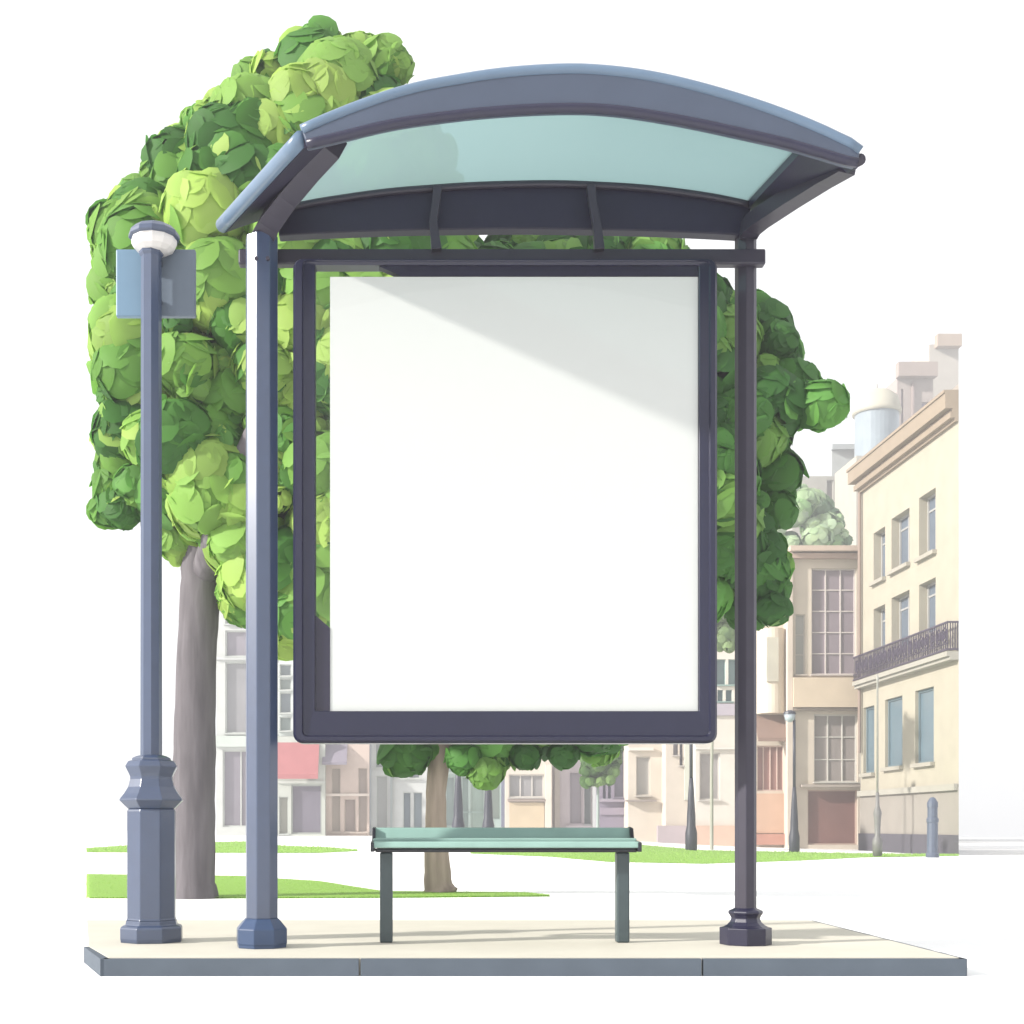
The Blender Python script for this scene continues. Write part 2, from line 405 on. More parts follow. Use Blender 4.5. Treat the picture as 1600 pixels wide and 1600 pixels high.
building('townhouse', 'narrow white building with small stacked panes above the red awning shop', 436, 462, 1020, 59.6, (234, 240, 236),
  wins=[(437,455,1038,1056,1,1,(176,186,190),pale,W),(437,455,1060,1078,1,1,(192,204,198),pale,W),(437,455,1082,1114,1,1,(172,182,190),pale,W),(437,455,1120,1142,1,1,(186,200,196),pale,W)], ybot=1150, depth=5.5)
building('shop', 'small shop with a pink red awning over its grey doorway', 433.5, 508, 1150.5, 59.3, (218, 222, 212),
  wins=[(455,503,1226,1303,1,1,(158,150,166),(206,210,204),Dr),(436,450,1245,1303,1,1,(206,204,190),pale,W)],
  bands=[(432,499,1160,1218,.9,(200,128,130),'awning'),(433.5,508,1220,1224,.08,(226,230,222),'cornice')])
building('townhouse', 'peach pink building with a round arched upper window beside the red awning', 508.5, 577, 1120, 59.8, (228, 208, 196),
  wins=[(518,532,1200,1300,1,1,(214,196,180),(238,222,208),W),(538,556,1248,1300,1,1,(206,184,174),(238,222,208),W),(560,574,1200,1300,1,1,(220,200,188),(238,222,208),W)],
  bands=[(505,543,1162,1196,.7,(160,152,166),'awning'),(508.5,577,1240,1244,.1,(246,232,220),'string_course')])
building('townhouse', 'white and pale grey building with narrow tall panes left of the tan tree trunk', 577.5, 668, 1100, 60.4, (222, 224, 222),
  wins=[(586,606,1160,1200,1,1,(200,206,208),pale,W),(588,606,1212,1298,1,1,(214,216,214),pale,W),(616,634,1160,1216,1,2,(190,192,196),pale,W),(640,656,1160,1216,1,2,(184,190,196),pale,W),(630,642,1238,1296,1,1,(160,172,184),pale,W),(646,660,1238,1296,1,1,(176,190,200),pale,W)],
  bands=[(577.5,580,1100,1300,.2,(190,198,206),'pilaster'),(610,613,1150,1300,.2,(176,184,184),'pilaster')])
building('shop', 'mint green glass shopfront right of the tan tree trunk', 668.5, 788, 1150, 61.5, (204, 222, 214),
  wins=[(697,710,1214,1290,1,1,(206,226,222),(224,238,232),'shopfront'),(722,732,1214,1298,1,1,(198,220,212),(224,238,232),'shopfront'),(735,757,1214,1298,1,1,(208,232,218),(224,240,230),'shopfront'),(766,782,1214,1280,1,1,(212,226,212),(224,240,230),'shopfront')],
  bands=[(668.5,788,1206,1210,.1,(222,236,228),'cornice'),(783,789,1195,1292,.25,(138,142,162),'pilaster'),(720,760,1268,1270,.1,(180,200,194),'sign_rail')])
building('townhouse', 'cream building with a peach panel below its three pane window', 789.5, 863, 1130, 60.9, (242, 230, 216),
  wins=[(795,850,1210,1246,3,1,(206,202,204),(246,240,232),W)],
  bands=[(796,850,1254,1306,.05,(232,212,182),'door_panel'),(793,852,1249,1252,.2,(180,164,156),'ledge'),(851.5,861,1195,1306,.2,(250,240,226),'pilaster')])
building('townhouse', 'lilac grey building between two cream buildings behind the bench', 863.5, 934, 1140, 61.6, (214, 202, 204),
  wins=[(890,910,1206,1288,1,1,(196,184,192),(232,220,224),W),(913,924,1222,1288,1,1,(160,166,168),(222,226,222),W)],
  bands=[(866,874,1200,1306,.15,(206,196,186),'pilaster'),(925,933,1218,1306,.25,(238,240,238),'pilaster'),(884,928,1290,1293,.1,(236,224,228),'ledge')])
building('townhouse', 'dusky purple narrow building beside the pale green distant foliage', 934.5, 981, 1140, 60.6, (160, 150, 168),
  wins=[(942,947,1218,1248,1,1,(120,116,138),(226,224,234),W),(950,955,1218,1248,1,1,(120,116,138),(226,224,234),W),(960,976,1170,1246,1,1,(148,144,166),(168,160,178),W)],
  bands=[(934.5,981,1249,1253,.25,(176,166,180),'ledge'),(938,976,1262,1273,.08,(176,164,180),'sign_board')])
building('townhouse', 'cream building with one tall window just right of the bench end', 981.5, 1040, 1130, 59.4, (240, 228, 212),
  wins=[(994,1016,1182,1243,1,1,(216,210,202),(240,232,220),W)],
  bands=[(976,1024,1250,1252.5,.35,(176,164,158),'ledge'),(981.5,1020,1168,1173,.2,(248,242,230),'cornice'),(1034,1040,1150,1318,.15,(214,202,190),'pilaster')])
building('townhouse', 'beige building with mauve plinth behind the slim lamp left of the right post', 1040.5, 1086, 1130, 58.4, (232, 220, 206),
  wins=[(1052,1060,1160,1180,1,1,(190,180,184),(226,218,210),W),(1062,1067,1160,1196,1,1,(150,144,156),(226,218,210),W)],
  bands=[(1026,1086,1290,1320,.25,(204,190,194),'plinth'),(1069,1076,1150,1250,.15,(222,224,210),'pilaster')])
building('townhouse', 'white building with teal upper arches and pink plinth behind the right post', 1086.5, 1177, 1000, 57.6, (246, 240, 230),
  wins=[(1093,1125,1176,1250,1,1,(214,206,202),(246,240,232),W),(1120,1134,1030,1070,1,1,(140,170,172),(176,206,200),W),(1138,1152,1030,1070,1,1,(140,170,172),(176,206,200),W),(1121,1130,1078,1096,1,1,(110,142,150),(170,200,196),W),(1134,1144,1078,1096,1,1,(110,142,150),(170,200,196),W)],
  bands=[(1086.5,1160,1290,1322,.2,(240,208,188),'plinth'),(1112,1160,1100,1118,.12,(204,196,208),'cornice'),(1086.5,1160,1168,1171,.15,(248,244,236),'cornice')])
b12 = building('townhouse', 'cream house with a rounded bay above slatted pink shutters, right of the right post', 1177.5, 1236, 965, 56.6, (240, 226, 208),
  wins=[(1183,1226,1165,1236,4,1,(200,150,140),(238,210,198),'shutter')],
  bands=[(1180,1226,985,1116,.8,(244,230,210),'bay'),(1178,1230,1117,1160,.75,(166,138,124),'awning'),(1179,1235,1240,1302,.1,(234,196,170),'panel'),(1179,1235,1303,1320,.22,(214,160,142),'plinth')])
s = MB(); s.pxbox(1190, 1208, 1000, 1068, 56.6, -.86, -.7); s.build('window', glassmat((250, 244, 224), .5), b12)
LP = (196, 180, 190); FR = (246, 236, 230)
b13 = building('townhouse', 'cream corner building with tall gridded lilac bay windows and brick red door', 1236.5, 1344, 856, 55.4, (236, 222, 204),
  wins=[(1268,1338,888,1054,3,5,LP,FR,W),(1272,1340,1116,1222,3,3,(204,192,186),(244,240,230),W),(1262,1340,1234,1320,1,1,(176,128,118),(224,196,180),Dr),(1243,1258,960,1054,1,3,(222,220,212),(240,230,218),W)],
  bands=[(1230,1346,856,864,.5,(224,202,184),'cornice'),(1234,1345,866,874,.3,(206,180,164),'cornice_moulding'),(1236.5,1344,1060,1106,.35,(240,220,194),'spandrel'),(1236.5,1344,1107,1111,.25,(176,160,146),'string_course'),(1250,1342,1226,1230,.3,(196,184,172),'door_lintel'),(1228,1236,860,1320,.25,(236,220,204),'pilaster')])
# towers far behind
building('tower_block', 'very pale tower with narrow slot windows above the gridded bay building', 1238, 1346, 745, 84, (232, 228, 216),
  wins=[(1292,1302,750,783,1,1,(206,198,192),(226,222,212),W),(1313,1320,744,780,1,1,(180,172,168),(226,222,212),W),(1325,1336,735+12,782,1,1,(200,194,190),(226,222,212),W)],
  bands=[(1290,1340,700,744,-.5,(226,232,228),'roof')] if False else [], ybot=1325, depth=8, k=.40)
tr = building('round_tower', 'round tower with pale blue glazed drum and cream dome', 1338, 1404, 712, 78, (236, 230, 214), ybot=1320, depth=4, k=.40, rel=.3)
c = P(1370, 660, 80.2); r0 = 34*80.2/F
def zz(py): return EYE-(py-HY)*80.2/F
s = MB(); s.lathe((c.x, c.y), [(r0*.98, zz(740)), (r0*.98, zz(645))], 32); s.build('glass_drum', glassmat((196, 210, 220), .40), tr, smooth=False)
s = MB(); s.lathe((c.x, c.y), [(r0*1.08, zz(648)), (r0*1.1, zz(643)), (r0*1.02, zz(636)), (r0*.92, zz(622)), (r0*.6, zz(613)), (r0*.1, zz(609))], 32); s.build('dome', wallmat((244, 238, 216), .42), tr, smooth=True)
s = MB(); s.tube([(c.x, c.y, zz(610)), (c.x, c.y, zz(600))], [.12, .05], 8); s.build('finial', wallmat((220, 214, 206), .5), tr)
building('tower_block', 'low pale blue roofed block between the slot window tower and the round tower', 1300, 1338, 700, 92, (226, 232, 230), ybot=1320, depth=5, k=.40,
  bands=[(1298,1340,696,704,.4,(214,222,224),'cornice')])
building('tower_block', 'mauve beige tall house with narrow windows right of the round tower', 1402, 1458, 590, 86, (222, 208, 200),
  wins=[(1408,1412,608,700,1,1,(196,180,186),(226,214,208),W),(1440,1452,628,690,1,1,(178,170,186),(220,210,206),W)],
  bands=[(1399,1460,570,592,.6,(214,196,186),'roof'),(1424,1427,600,700,.2,(206,188,182),'pilaster')], ybot=1320, k=.40)
building('tower_block', 'tallest beige apartment block at the far right with tan parapet', 1452, 1498, 538, 94, (238, 230, 218),
  wins=[(1466,1474,640,672,1,1,(206,192,190),(232,224,214),W),(1488,1494,620,650,1,1,(190,178,182),(232,224,214),W)],
  bands=[(1460,1498,526,545,.6,(222,200,180),'parapet'),(1428,1470,566,572,.5,(236,230,222),'ledge')] if False else [(1460,1498,526,545,.6,(222,200,180),'parapet')], ybot=1320, k=.40)

# yellow corner building: its long face runs away from us, wedge shaped plan
X0 = (1345-CX)*54/F; DN = X0*F/(1498-CX)
yb = thing('apartment_building', 'sunlit pale yellow four storey building with balcony and cornice, at right edge', 'building', (X0, 54, gz(X0, 54)))
def yd(px): return X0*F/(px-CX)
def yz(px, py): return EYE-(py-HY)*yd(px)/F
class YB(MB):      # boxes on the long face: depth y0..y1, out from the face by a..b metres towards the street (-x)
    def slab(s, y0, y1, z0, z1, a, b): s.box((X0-b, y0, z0), (X0-a, y1, z1))
ZT = yz(1345, 772)
ywin = []
def ywindow(pa, pb, py0, py1): ywin.append((yd(pb), yd(pa), yz((pa+pb)/2, py1), yz((pa+pb)/2, py0)))
ywindow(1365, 1383, 828, 906); ywindow(1393, 1421, 802, 886); ywindow(1436, 1462, 770, 866)      # top floor
ywindow(1365, 1383, 948, 1030); ywindow(1393, 1421, 928, 1012); ywindow(1436, 1462, 908, 990)    # balcony floor
NB = len(ywin)
ywindow(1349, 1366, 1104, 1208); ywindow(1383, 1410, 1090, 1198); ywindow(1430, 1459, 1076, 1192)
m_y = wallmat((250, 240, 216), .36); m_y2 = wallmat((240, 232, 214), .30)
mb = YB(); ZL = yz(1345, 1240); TH = .5
ys_ = sorted({DN, 54.0} | {h[i] for h in ywin for i in (0, 1)}); zs = sorted({ZL, ZT} | {h[i] for h in ywin for i in (2, 3)})
for a, b_ in zip(ys_, ys_[1:]):
    run = None
    for c_, e in zip(zs, zs[1:]):
        hole = any(h[0] < (a+b_)/2 < h[1] and h[2] < (c_+e)/2 < h[3] for h in ywin)
        if not hole: run = [c_, e] if run is None else [run[0], e]
        if hole or e == zs[-1]:
            if run and a == DN:
                p = [(X0, a), (X0+TH, DN*(X0+TH)/X0), (X0+TH, b_), (X0, b_)]
                mb.loft([[Vector((x, y, run[0])) for x, y in p], [Vector((x, y, run[1])) for x, y in p]])
            elif run: mb.box((X0, a, run[0]), (X0+TH, b_, run[1]))
            run = None
def wedge(mb, x_in, z0, z1, grow=0.0):
    k = 1.25
    p = [(X0+x_in, 54+grow), (X0+x_in, DN*(X0+x_in)/X0+0.0), (X0*k, DN*k), (X0*k, 54+grow if DN*k < 54 else DN*k+1)]
    mb.loft([[Vector((x, y, z0)) for x, y in p], [Vector((x, y, z1)) for x, y in p]])
wedge(mb, TH, ZL, ZT-.01)
mb.build('wall', m_y, yb)
mb = YB(); wedge(mb, -.03, -.2, ZL-.004); mb.build('ground_floor_wall', wallmat((226, 216, 204), .33), yb)
mb = YB(); wedge(mb, -.10, -1.2, yz(1345, 1302)); mb.build('plinth', wallmat((122, 118, 128), .40), yb)
mb = YB(); mb.slab(DN, 54.02, ZT, ZT+.12, .003, .12); mb.slab(DN, 54.05, ZT+.12, ZT+.32, .003, .28); mb.slab(DN, 54.08, ZT+.32, ZT+.44, .003, .2); mb.slab(DN, 54.25, ZT+.44, ZT+.95, .003, .45); mb.slab(DN, 54.3, ZT+.95, ZT+1.05, .003, .5)
mb.build('cornice', wallmat((226, 204, 178), .33), yb)
mb = YB(); wedge(mb, .006, ZT+.004, ZT+1.25); mb.build('roof', wallmat((240, 228, 214), .33), yb)
zb = yz(1352, 1062)
mb = YB(); mb.slab(DN, 53.85, zb-.22, zb-.06, .002, .40); mb.slab(DN, 53.9, zb-.34, zb-.222, .002, .3); mb.slab(DN, 54.0, ZL-.12, ZL+.1, .034, .16)
mb.build('string_course', wallmat((248, 242, 226), .33), yb)
m_iron = mat('balcony_iron', S(76, 62, 88, .5), .5, .5, .2, 4)
mb = YB(); zt = zb+.95
mb.slab(DN, 53.85, zt-.06, zt, .32, .38); mb.slab(DN, 53.85, zb-.02, zb+.04, .32, .38); mb.slab(DN, 53.85, zb+.2, zb+.24, .335, .365)
y = DN+.05
while y < 53.85:
    mb.slab(y, y+.035, zb+.04, zt-.06, .335, .365); y += .16
y = DN+.3
while y < 53.6:      # scroll rings in the ironwork
    pts = [(X0-.35, y+.17*math.cos(t*math.pi/8), zb+.52+.24*math.sin(t*math.pi/8)) for t in range(17)]
    mb.tube(pts, [.028]*17, 5); pts = [(X0-.35, y+.08*math.cos(t*math.pi/6), zb+.52+.11*math.sin(t*math.pi/6)) for t in range(13)]
    mb.tube(pts, [.03]*13, 5); y += .52
for z0, z1 in ((zt-.06, zt), (zb-.02, zb+.04)): mb.box((X0-.32, DN, z0), (X0-.003, DN+.06, z1))
x = X0-.28
while x < X0-.03:
    mb.box((x, DN+.015, zb+.04), (x+.03, DN+.045, zt-.06)); x += .08
mb.build('balcony_railing', m_iron, yb)
for i, (a, b_, z0, z1) in enumerate(ywin):
    low = i >= NB
    f = YB(); fr = X0+(.12 if low else .30)
    e = .09
    f.box((fr, a, z0), (fr+.1, a+e, z1)); f.box((fr, b_-e, z0), (fr+.1, b_, z1)); f.box((fr, a+e, z1-e), (fr+.1, b_-e, z1)); f.box((fr, a+e, z0), (fr+.1, b_-e, z0+e))
    if not low:
        f.box((fr+.01, (a+b_)/2-.05, z0+e), (fr+.09, (a+b_)/2+.05, z1-e)); f.box((fr+.02, a+e, z0+(z1-z0)*.74), (fr+.08, b_-e, z0+(z1-z0)*.74+.07))
    fo = f.build('window', wallmat((240, 238, 234) if not low else (150, 176, 186), .34), yb)
    p = YB(); p.box((fr+.05, a+.03, z0+.03), (fr+.12, b_-.03, z1-.03)); p.build('pane', glassmat((140, 156, 176) if not low else (140, 170, 186), .36), fo)
    if i < 3 or low:
        s = YB(); s.slab(a-.1, b_+.1, z0-.14, z0, .003, .16); s.build('sill', wallmat((246, 238, 220), .33), fo)
mb = YB(); mb.tube([(X0-.12, 53.8, ZT), (X0-.12, 53.8, 3.5)], [.07, .07], 8); mb.build('drainpipe', wallmat((222, 196, 180), .33), yb)

# far trees
t3 = thing('broadleaf_tree', 'pale grey green tree top rising behind the gridded bay building', 'tree', (P(1265, 0, 68).x, 68, -.46))
mb = MB(); limb(mb, [(1265, 1330, 9), (1265, 1000, 7), (1270, 820, 4)], 68); mb.build('trunk', m_bark2, t3)
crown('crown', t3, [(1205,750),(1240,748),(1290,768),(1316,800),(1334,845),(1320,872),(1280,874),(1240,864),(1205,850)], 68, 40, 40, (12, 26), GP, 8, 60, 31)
t4 = thing('broadleaf_tree', 'slim pale green street tree far behind the bench, beside the purple building', 'tree', on_ground(934, 1316))
D4 = t4.location.y
mb = MB(); limb(mb, [(934, 1318, 3), (934, 1250, 2.2), (934, 1150, 2)], D4, 8); mb.build('trunk', wallmat((200, 214, 208), .5), t4)
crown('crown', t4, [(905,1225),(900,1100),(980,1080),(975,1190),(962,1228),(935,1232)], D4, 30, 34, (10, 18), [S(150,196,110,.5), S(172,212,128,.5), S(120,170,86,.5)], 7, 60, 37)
t5 = thing('broadleaf_tree', 'pale street tree glimpsed between the panel and the right post', 'tree', on_ground(1112, 1328))
D5 = t5.location.y
mb = MB(); limb(mb, [(1112, 1330, 3), (1112, 1200, 2.5), (1115, 1000, 2)], D5, 8); mb.build('trunk', wallmat((206, 206, 190), .5), t5)
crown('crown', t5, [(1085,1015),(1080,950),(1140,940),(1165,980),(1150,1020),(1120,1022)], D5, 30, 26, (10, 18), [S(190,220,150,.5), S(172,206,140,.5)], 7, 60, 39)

# ------------------------------------------------------------------ distant lamps and bollards
m_dark = mat('dark_iron', S(62, 64, 80, .5), .45, .5, .1, 8)
m_slate = mat('slate_iron', S(104, 116, 138, .5), .45, .5, .1, 8)
m_bowl_far = mat('far_lamp_bowl', S(214, 226, 236, .5), .25, .5, .03, 8)
m_grey = mat('grey_iron', S(150, 148, 146, .5), .5, .4, .1, 8)
def far_lamp(loc, H, label, m_pole=m_dark, group='slim lamp posts along the far street'):
    x, y, z = loc
    t = thing('street_lamp', label, 'street lamp', loc, group)
    mb = MB(); mb.lathe((x, y), [(.17, z), (.19, z+.06), (.19, z+.55), (.14, z+.8), (.135, z+1.1), (.09, z+1.9), (.06, z+2.3)], 12); mb.build('pedestal', m_pole, t, smooth=True)
    mb = MB(); mb.lathe((x, y), [(.055, z+2.25), (.05, z+H-.35)], 10); mb.build('pole', m_pole, t, smooth=True)
    mb = MB(); mb.lathe((x-.16, y), [(.06, z+H-.42), (.16, z+H-.34), (.2, z+H-.14)], 12); mb.build('lamp_bowl', m_bowl_far, t, smooth=True)
    mb = MB(); mb.lathe((x-.16, y), [(.22, z+H-.14), (.2, z+H-.06), (.06, z+H)], 12); mb.tube([(x-.16, y, z+H-.08), (x, y, z+H-.1), (x, y, z+H-.4)], [.03, .035, .04], 8); mb.build('lamp_cap', m_pole, t)
    return t
l1 = far_lamp(on_ground(1241, 1332), 5.0, 'slim lamp post on the far grass between the right post and the yellow building')
g = on_ground(1080, 1329); copy_tree(l1, g, 'slim lamp post on the far grass just below the panel corner')
g = on_ground(716, 1318); copy_tree(l1, g, 'slate lamp post far behind the bench, right next to the tan trunk')
g = on_ground(763, 1317); copy_tree(l1, g, 'thin dark lamp post far behind the middle of the bench')
# slim grey post and two bollards near the yellow building
g = on_ground(1371, 1339)
t = thing('street_lamp', 'slim pale grey post in front of the yellow building corner', 'street lamp', g)
mb = MB(); mb.lathe((g.x, g.y), [(.14, g.z), (.15, g.z+.5), (.08, g.z+.62), (.1, g.z+1.1), (.13, g.z+1.3), (.06, g.z+1.5), (.05, g.z+1.9)], 10); mb.build('pedestal', m_grey, t, smooth=True)
mb = MB(); mb.lathe((g.x, g.y), [(.035, g.z+1.88), (.03, g.z+5.2), (.05, g.z+5.25), (.01, g.z+5.4)], 8); mb.build('pole', mat('pale_grey_paint', S(196, 194, 184, .5), .5), t, smooth=True)
g = on_ground(1457, 1340)
t = thing('bollard', 'slate blue bollard with pointed top beside the yellow building plinth', 'bollard', g)
mb = MB(); mb.lathe((g.x, g.y), [(.18, g.z), (.19, g.z+.1), (.155, g.z+.16), (.15, g.z+1.0), (.17, g.z+1.04), (.17, g.z+1.12), (.14, g.z+1.17), (.14, g.z+1.45)], 12); mb.build('shaft', m_slate, t, smooth=False)
mb = MB(); mb.lathe((g.x, g.y), [(.155, g.z+1.452), (.15, g.z+1.6), (.08, g.z+1.72), (.03, g.z+1.75)], 12); mb.build('cap', m_slate, t, smooth=False)

# ------------------------------------------------------------------ big lamp post
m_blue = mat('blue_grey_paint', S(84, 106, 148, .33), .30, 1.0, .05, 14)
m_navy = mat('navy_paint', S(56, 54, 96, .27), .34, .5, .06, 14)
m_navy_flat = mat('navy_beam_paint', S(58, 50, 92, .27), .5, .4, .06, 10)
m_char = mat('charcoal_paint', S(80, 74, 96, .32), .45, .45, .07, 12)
LD = 6.29; lc = P(237, 1471, LD); q = LD/F
t = thing('street_lamp', 'large octagonal blue lamp post with white bowl, standing on the pavement at left', 'street lamp', (lc.x, LD, 0))
def LZ(py): return EYE-(py-HY)*q
rot = R(22.5+7)
def prof(pts): return [(r/math.cos(math.pi/8)*q*.97, LZ(y_)) for r, y_ in pts]
mb = MB(); mb.lathe((lc.x, LD), [(prof([(47, 1471)])[0][0], 0.0)]+prof([(48, 1465), (48, 1449), (46, 1446), (40, 1444), (39, 1437)]), 8, rot); mb.build('base', m_blue, t, bevel=.003)
mb = MB(); mb.lathe((lc.x, LD), prof([(39, 1436.8), (37.5, 1434), (37.5, 1268), (36, 1264)]), 8, rot); mb.build('pedestal', m_blue, t, bevel=.004)
mb = MB(); mb.lathe((lc.x, LD), prof([(36, 1263.8), (40, 1260), (49, 1251), (49, 1249), (42, 1240), (36, 1230), (33, 1218), (33, 1214), (35, 1209), (40, 1199), (40, 1197), (36, 1190), (30, 1188), (30, 1185), (24, 1182), (17, 1180)]), 8, rot); mb.build('collar', m_blue, t, bevel=.002)
mb = MB(); mb.lathe((lc.x-.002, LD), prof([(16, 1181), (15.5, 800), (15, 402), (18, 398), (18, 394)]), 8, R(22.5-12)); mb.build('pole', m_blue, t)
m_bowl = mat('white_lamp_bowl', (.62, .60, .58, 1), .3, .5, .02, 6)
hx = P(241, 0, LD).x
mb = MB(); mb.lathe((hx, LD), [(r*q, LZ(y_)) for r, y_ in [(11, 396), (22, 394), (31, 389), (35, 382), (35, 374)]], 12, .1); mb.build('lamp_bowl', m_bowl, t)
mb = MB(); mb.lathe((hx, LD), [(r*q, LZ(y_)) for r, y_ in [(36, 375), (40, 373), (39, 366), (31, 358), (18, 352), (5, 350)]], 12, .1); mb.build('lamp_cap', m_blue, t, bevel=.003)
# sign board behind the lamp pole
sb = thing('sign_board', 'blank blue grey two leaf sign board fixed behind the big lamp pole', 'sign', P(243, 441, LD+.09))
m_sg = mat('sign_blue', S(112, 142, 166, .74), .4, .45, .04, 5); m_sg2 = mat('sign_grey', S(108, 120, 134, .82), .45, .4, .04, 5)
for (a, b_, m_, lb) in ((181, 232.5, m_sg, 'blue left leaf'), (233.5, 305, m_sg2, 'greyer right leaf')):
    mb = MB(); mb.pxbox(a, b_, 389, 494, LD+.08, 0, .035); o = mb.build('panel', m_, sb, bevel=.006); o['label'] = lb
mb = MB(); 
for y_ in (410, 470): mb.pxbox(221, 252, y_-4, y_+4, LD+.05, -.01, .028)
mb.build('clamp', m_navy, sb, bevel=.002)

# ------------------------------------------------------------------ bus shelter
PL, PR = 6.0, 6.14
sh = thing('bus_shelter', 'navy bus shelter with arched frosted glass canopy on two posts', 'bus shelter', (P(788, 0, 6.07).x, 6.07, 0))
m_glass = bpy.data.materials.new('frosted_canopy_glass'); m_glass.use_nodes = True
n = m_glass.node_tree; n.nodes.clear(); o_ = n.nodes.new('ShaderNodeOutputMaterial')
tr_ = n.nodes.new('ShaderNodeBsdfTransparent'); tr_.inputs[0].default_value = (.34, .62, .62, 1)
tl = n.nodes.new('ShaderNodeBsdfTranslucent'); tl.inputs[0].default_value = (.23, .33, .33, 1)
df = n.nodes.new('ShaderNodeBsdfDiffuse'); df.inputs[0].default_value = (.22, .31, .31, 1)
gl = n.nodes.new('ShaderNodeBsdfGlossy'); gl.inputs['Roughness'].default_value = .12
nz = n.nodes.new('ShaderNodeTexNoise'); nz.inputs['Scale'].default_value = 1.4; tc = n.nodes.new('ShaderNodeTexCoord'); n.links.new(tc.outputs['Object'], nz.inputs['Vector'])
a1 = n.nodes.new('ShaderNodeMixShader'); a1.inputs[0].default_value = .35
a2 = n.nodes.new('ShaderNodeMixShader'); a3 = n.nodes.new('ShaderNodeMixShader'); fr = n.nodes.new('ShaderNodeValue'); fr.outputs[0].default_value = .03
mr = n.nodes.new('ShaderNodeMapRange'); mr.inputs[3].default_value = .12; mr.inputs[4].default_value = .19
n.links.new(nz.outputs['Fac'], mr.inputs[0]); n.links.new(mr.outputs[0], a2.inputs[0])
n.links.new(tl.outputs[0], a1.inputs[1]); n.links.new(df.outputs[0], a1.inputs[2])
n.links.new(a1.outputs[0], a2.inputs[1]); n.links.new(tr_.outputs[0], a2.inputs[2])
n.links.new(fr.outputs[0], a3.inputs[0]); n.links.new(a2.outputs[0], a3.inputs[1]); n.links.new(gl.outputs[0], a3.inputs[2]); n.links.new(a3.outputs[0], o_.inputs[0])

plx = P(409, 0, PL).x; prx = P(1165, 0, PR).x
# posts: octagonal, running on into the arms that carry the roof
DF = 5.2; DB = 6.12
mb = MB(); rp = 24.5*PL/F/math.cos(math.pi/8)*.98
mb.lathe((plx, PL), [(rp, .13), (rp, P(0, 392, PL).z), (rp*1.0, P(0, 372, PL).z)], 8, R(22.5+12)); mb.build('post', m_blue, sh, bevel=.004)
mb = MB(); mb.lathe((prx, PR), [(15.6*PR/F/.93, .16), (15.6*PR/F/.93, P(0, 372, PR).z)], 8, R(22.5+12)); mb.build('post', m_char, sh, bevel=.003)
def arm(pts, m_, w0, w1):
    mb = MB(); path = [P(*p) for p in pts]; N = len(path)
    mb.tube(path, [w0+(w1-w0)*i/(N-1) for i in range(N)], 4, R(45), 1.0); return mb.build('arm', m_, sh, bevel=.006)
arm([(411, 374, 6.0), (414, 364, 5.99), (424, 345, 5.93), (436, 328, 5.86), (455, 303, 5.75), (490, 262, 5.52), (524, 226, 5.3)], m_char, .075, .055)
arm([(1167, 374, 6.12), (1168, 364, 6.11), (1176, 351, 6.06), (1190, 340, 5.98), (1240, 307, 5.72), (1290, 276, 5.46), (1326, 256, 5.28)], m_char, .058, .05)
# post bases
mb = MB(); u = PL/F
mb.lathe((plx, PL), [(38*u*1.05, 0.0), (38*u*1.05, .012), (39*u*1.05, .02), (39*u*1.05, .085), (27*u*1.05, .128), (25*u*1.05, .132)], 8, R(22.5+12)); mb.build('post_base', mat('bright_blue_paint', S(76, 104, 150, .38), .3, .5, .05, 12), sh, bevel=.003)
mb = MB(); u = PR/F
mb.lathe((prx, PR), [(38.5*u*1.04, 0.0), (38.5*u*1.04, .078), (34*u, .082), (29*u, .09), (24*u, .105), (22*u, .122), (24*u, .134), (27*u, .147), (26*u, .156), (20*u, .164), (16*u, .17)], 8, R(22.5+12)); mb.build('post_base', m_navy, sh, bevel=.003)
# roof
FT = [(472,207),(536,178),(639,142),(777,118),(880,111),(930,112),(1022,123),(1125,149),(1228,183),(1331,228),(1343,240)]
FBt = [(480,231),(536,219),(605,200),(708,186),(777,179),(880,174),(953,176),(1056,192),(1159,214),(1256,236),(1297,252),(1336,260)]
BT = [(352,352),(400,334),(460,317),(600,296),(740,286),(870,283),(1000,289),(1100,301),(1167,314),(1200,326)]
BB = [(436,371),(500,367),(640,362),(800,360),(900,361),(1000,363),(1100,367),(1170,371)]
def smoothtab(tab, n):
    xs = [tab[0][0] + (tab[-1][0]-tab[0][0])*i/n for i in range(n+1)]
    ys = []
    for x in xs:      # light smoothing so the arc stays fair
        hw = (tab[-1][0]-tab[0][0])*.05; lo = max(tab[0][0], x-hw); hi = min(tab[-1][0], x+hw); hh = min(x-lo, hi-x)
        ys.append(sum(lerp_tab(x+hh*(j/4), tab) for j in range(-4, 5))/9)
    return list(zip(xs, ys))
N = 48
ft = [P(x, y, DF) for x, y in smoothtab(FT, N)]; fb = [P(x+ (0), y, DF) for x, y in smoothtab(FBt, N)]
bt = [P(x, y, DB) for x, y in smoothtab(BT, N)]
def beam(name, top, bot, y0, y1, m_, lean=0):
    mb = MB(); mb.loft([[Vector((t_.x, t_.y+y0+lean, t_.z)), Vector((b_.x, b_.y+y0, b_.z)), Vector((b_.x, b_.y+y1, b_.z)), Vector((t_.x, t_.y+y1+lean, t_.z))] for t_, b_ in zip(top, bot)])
    return mb.build(name, m_, sh, bevel=.006)
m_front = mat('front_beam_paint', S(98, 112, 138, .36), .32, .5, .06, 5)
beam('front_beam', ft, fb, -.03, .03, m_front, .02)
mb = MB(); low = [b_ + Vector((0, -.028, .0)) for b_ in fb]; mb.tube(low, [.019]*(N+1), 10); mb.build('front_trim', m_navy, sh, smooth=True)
rim = [t_ + Vector((0, .0, .006)) for t_ in ft]
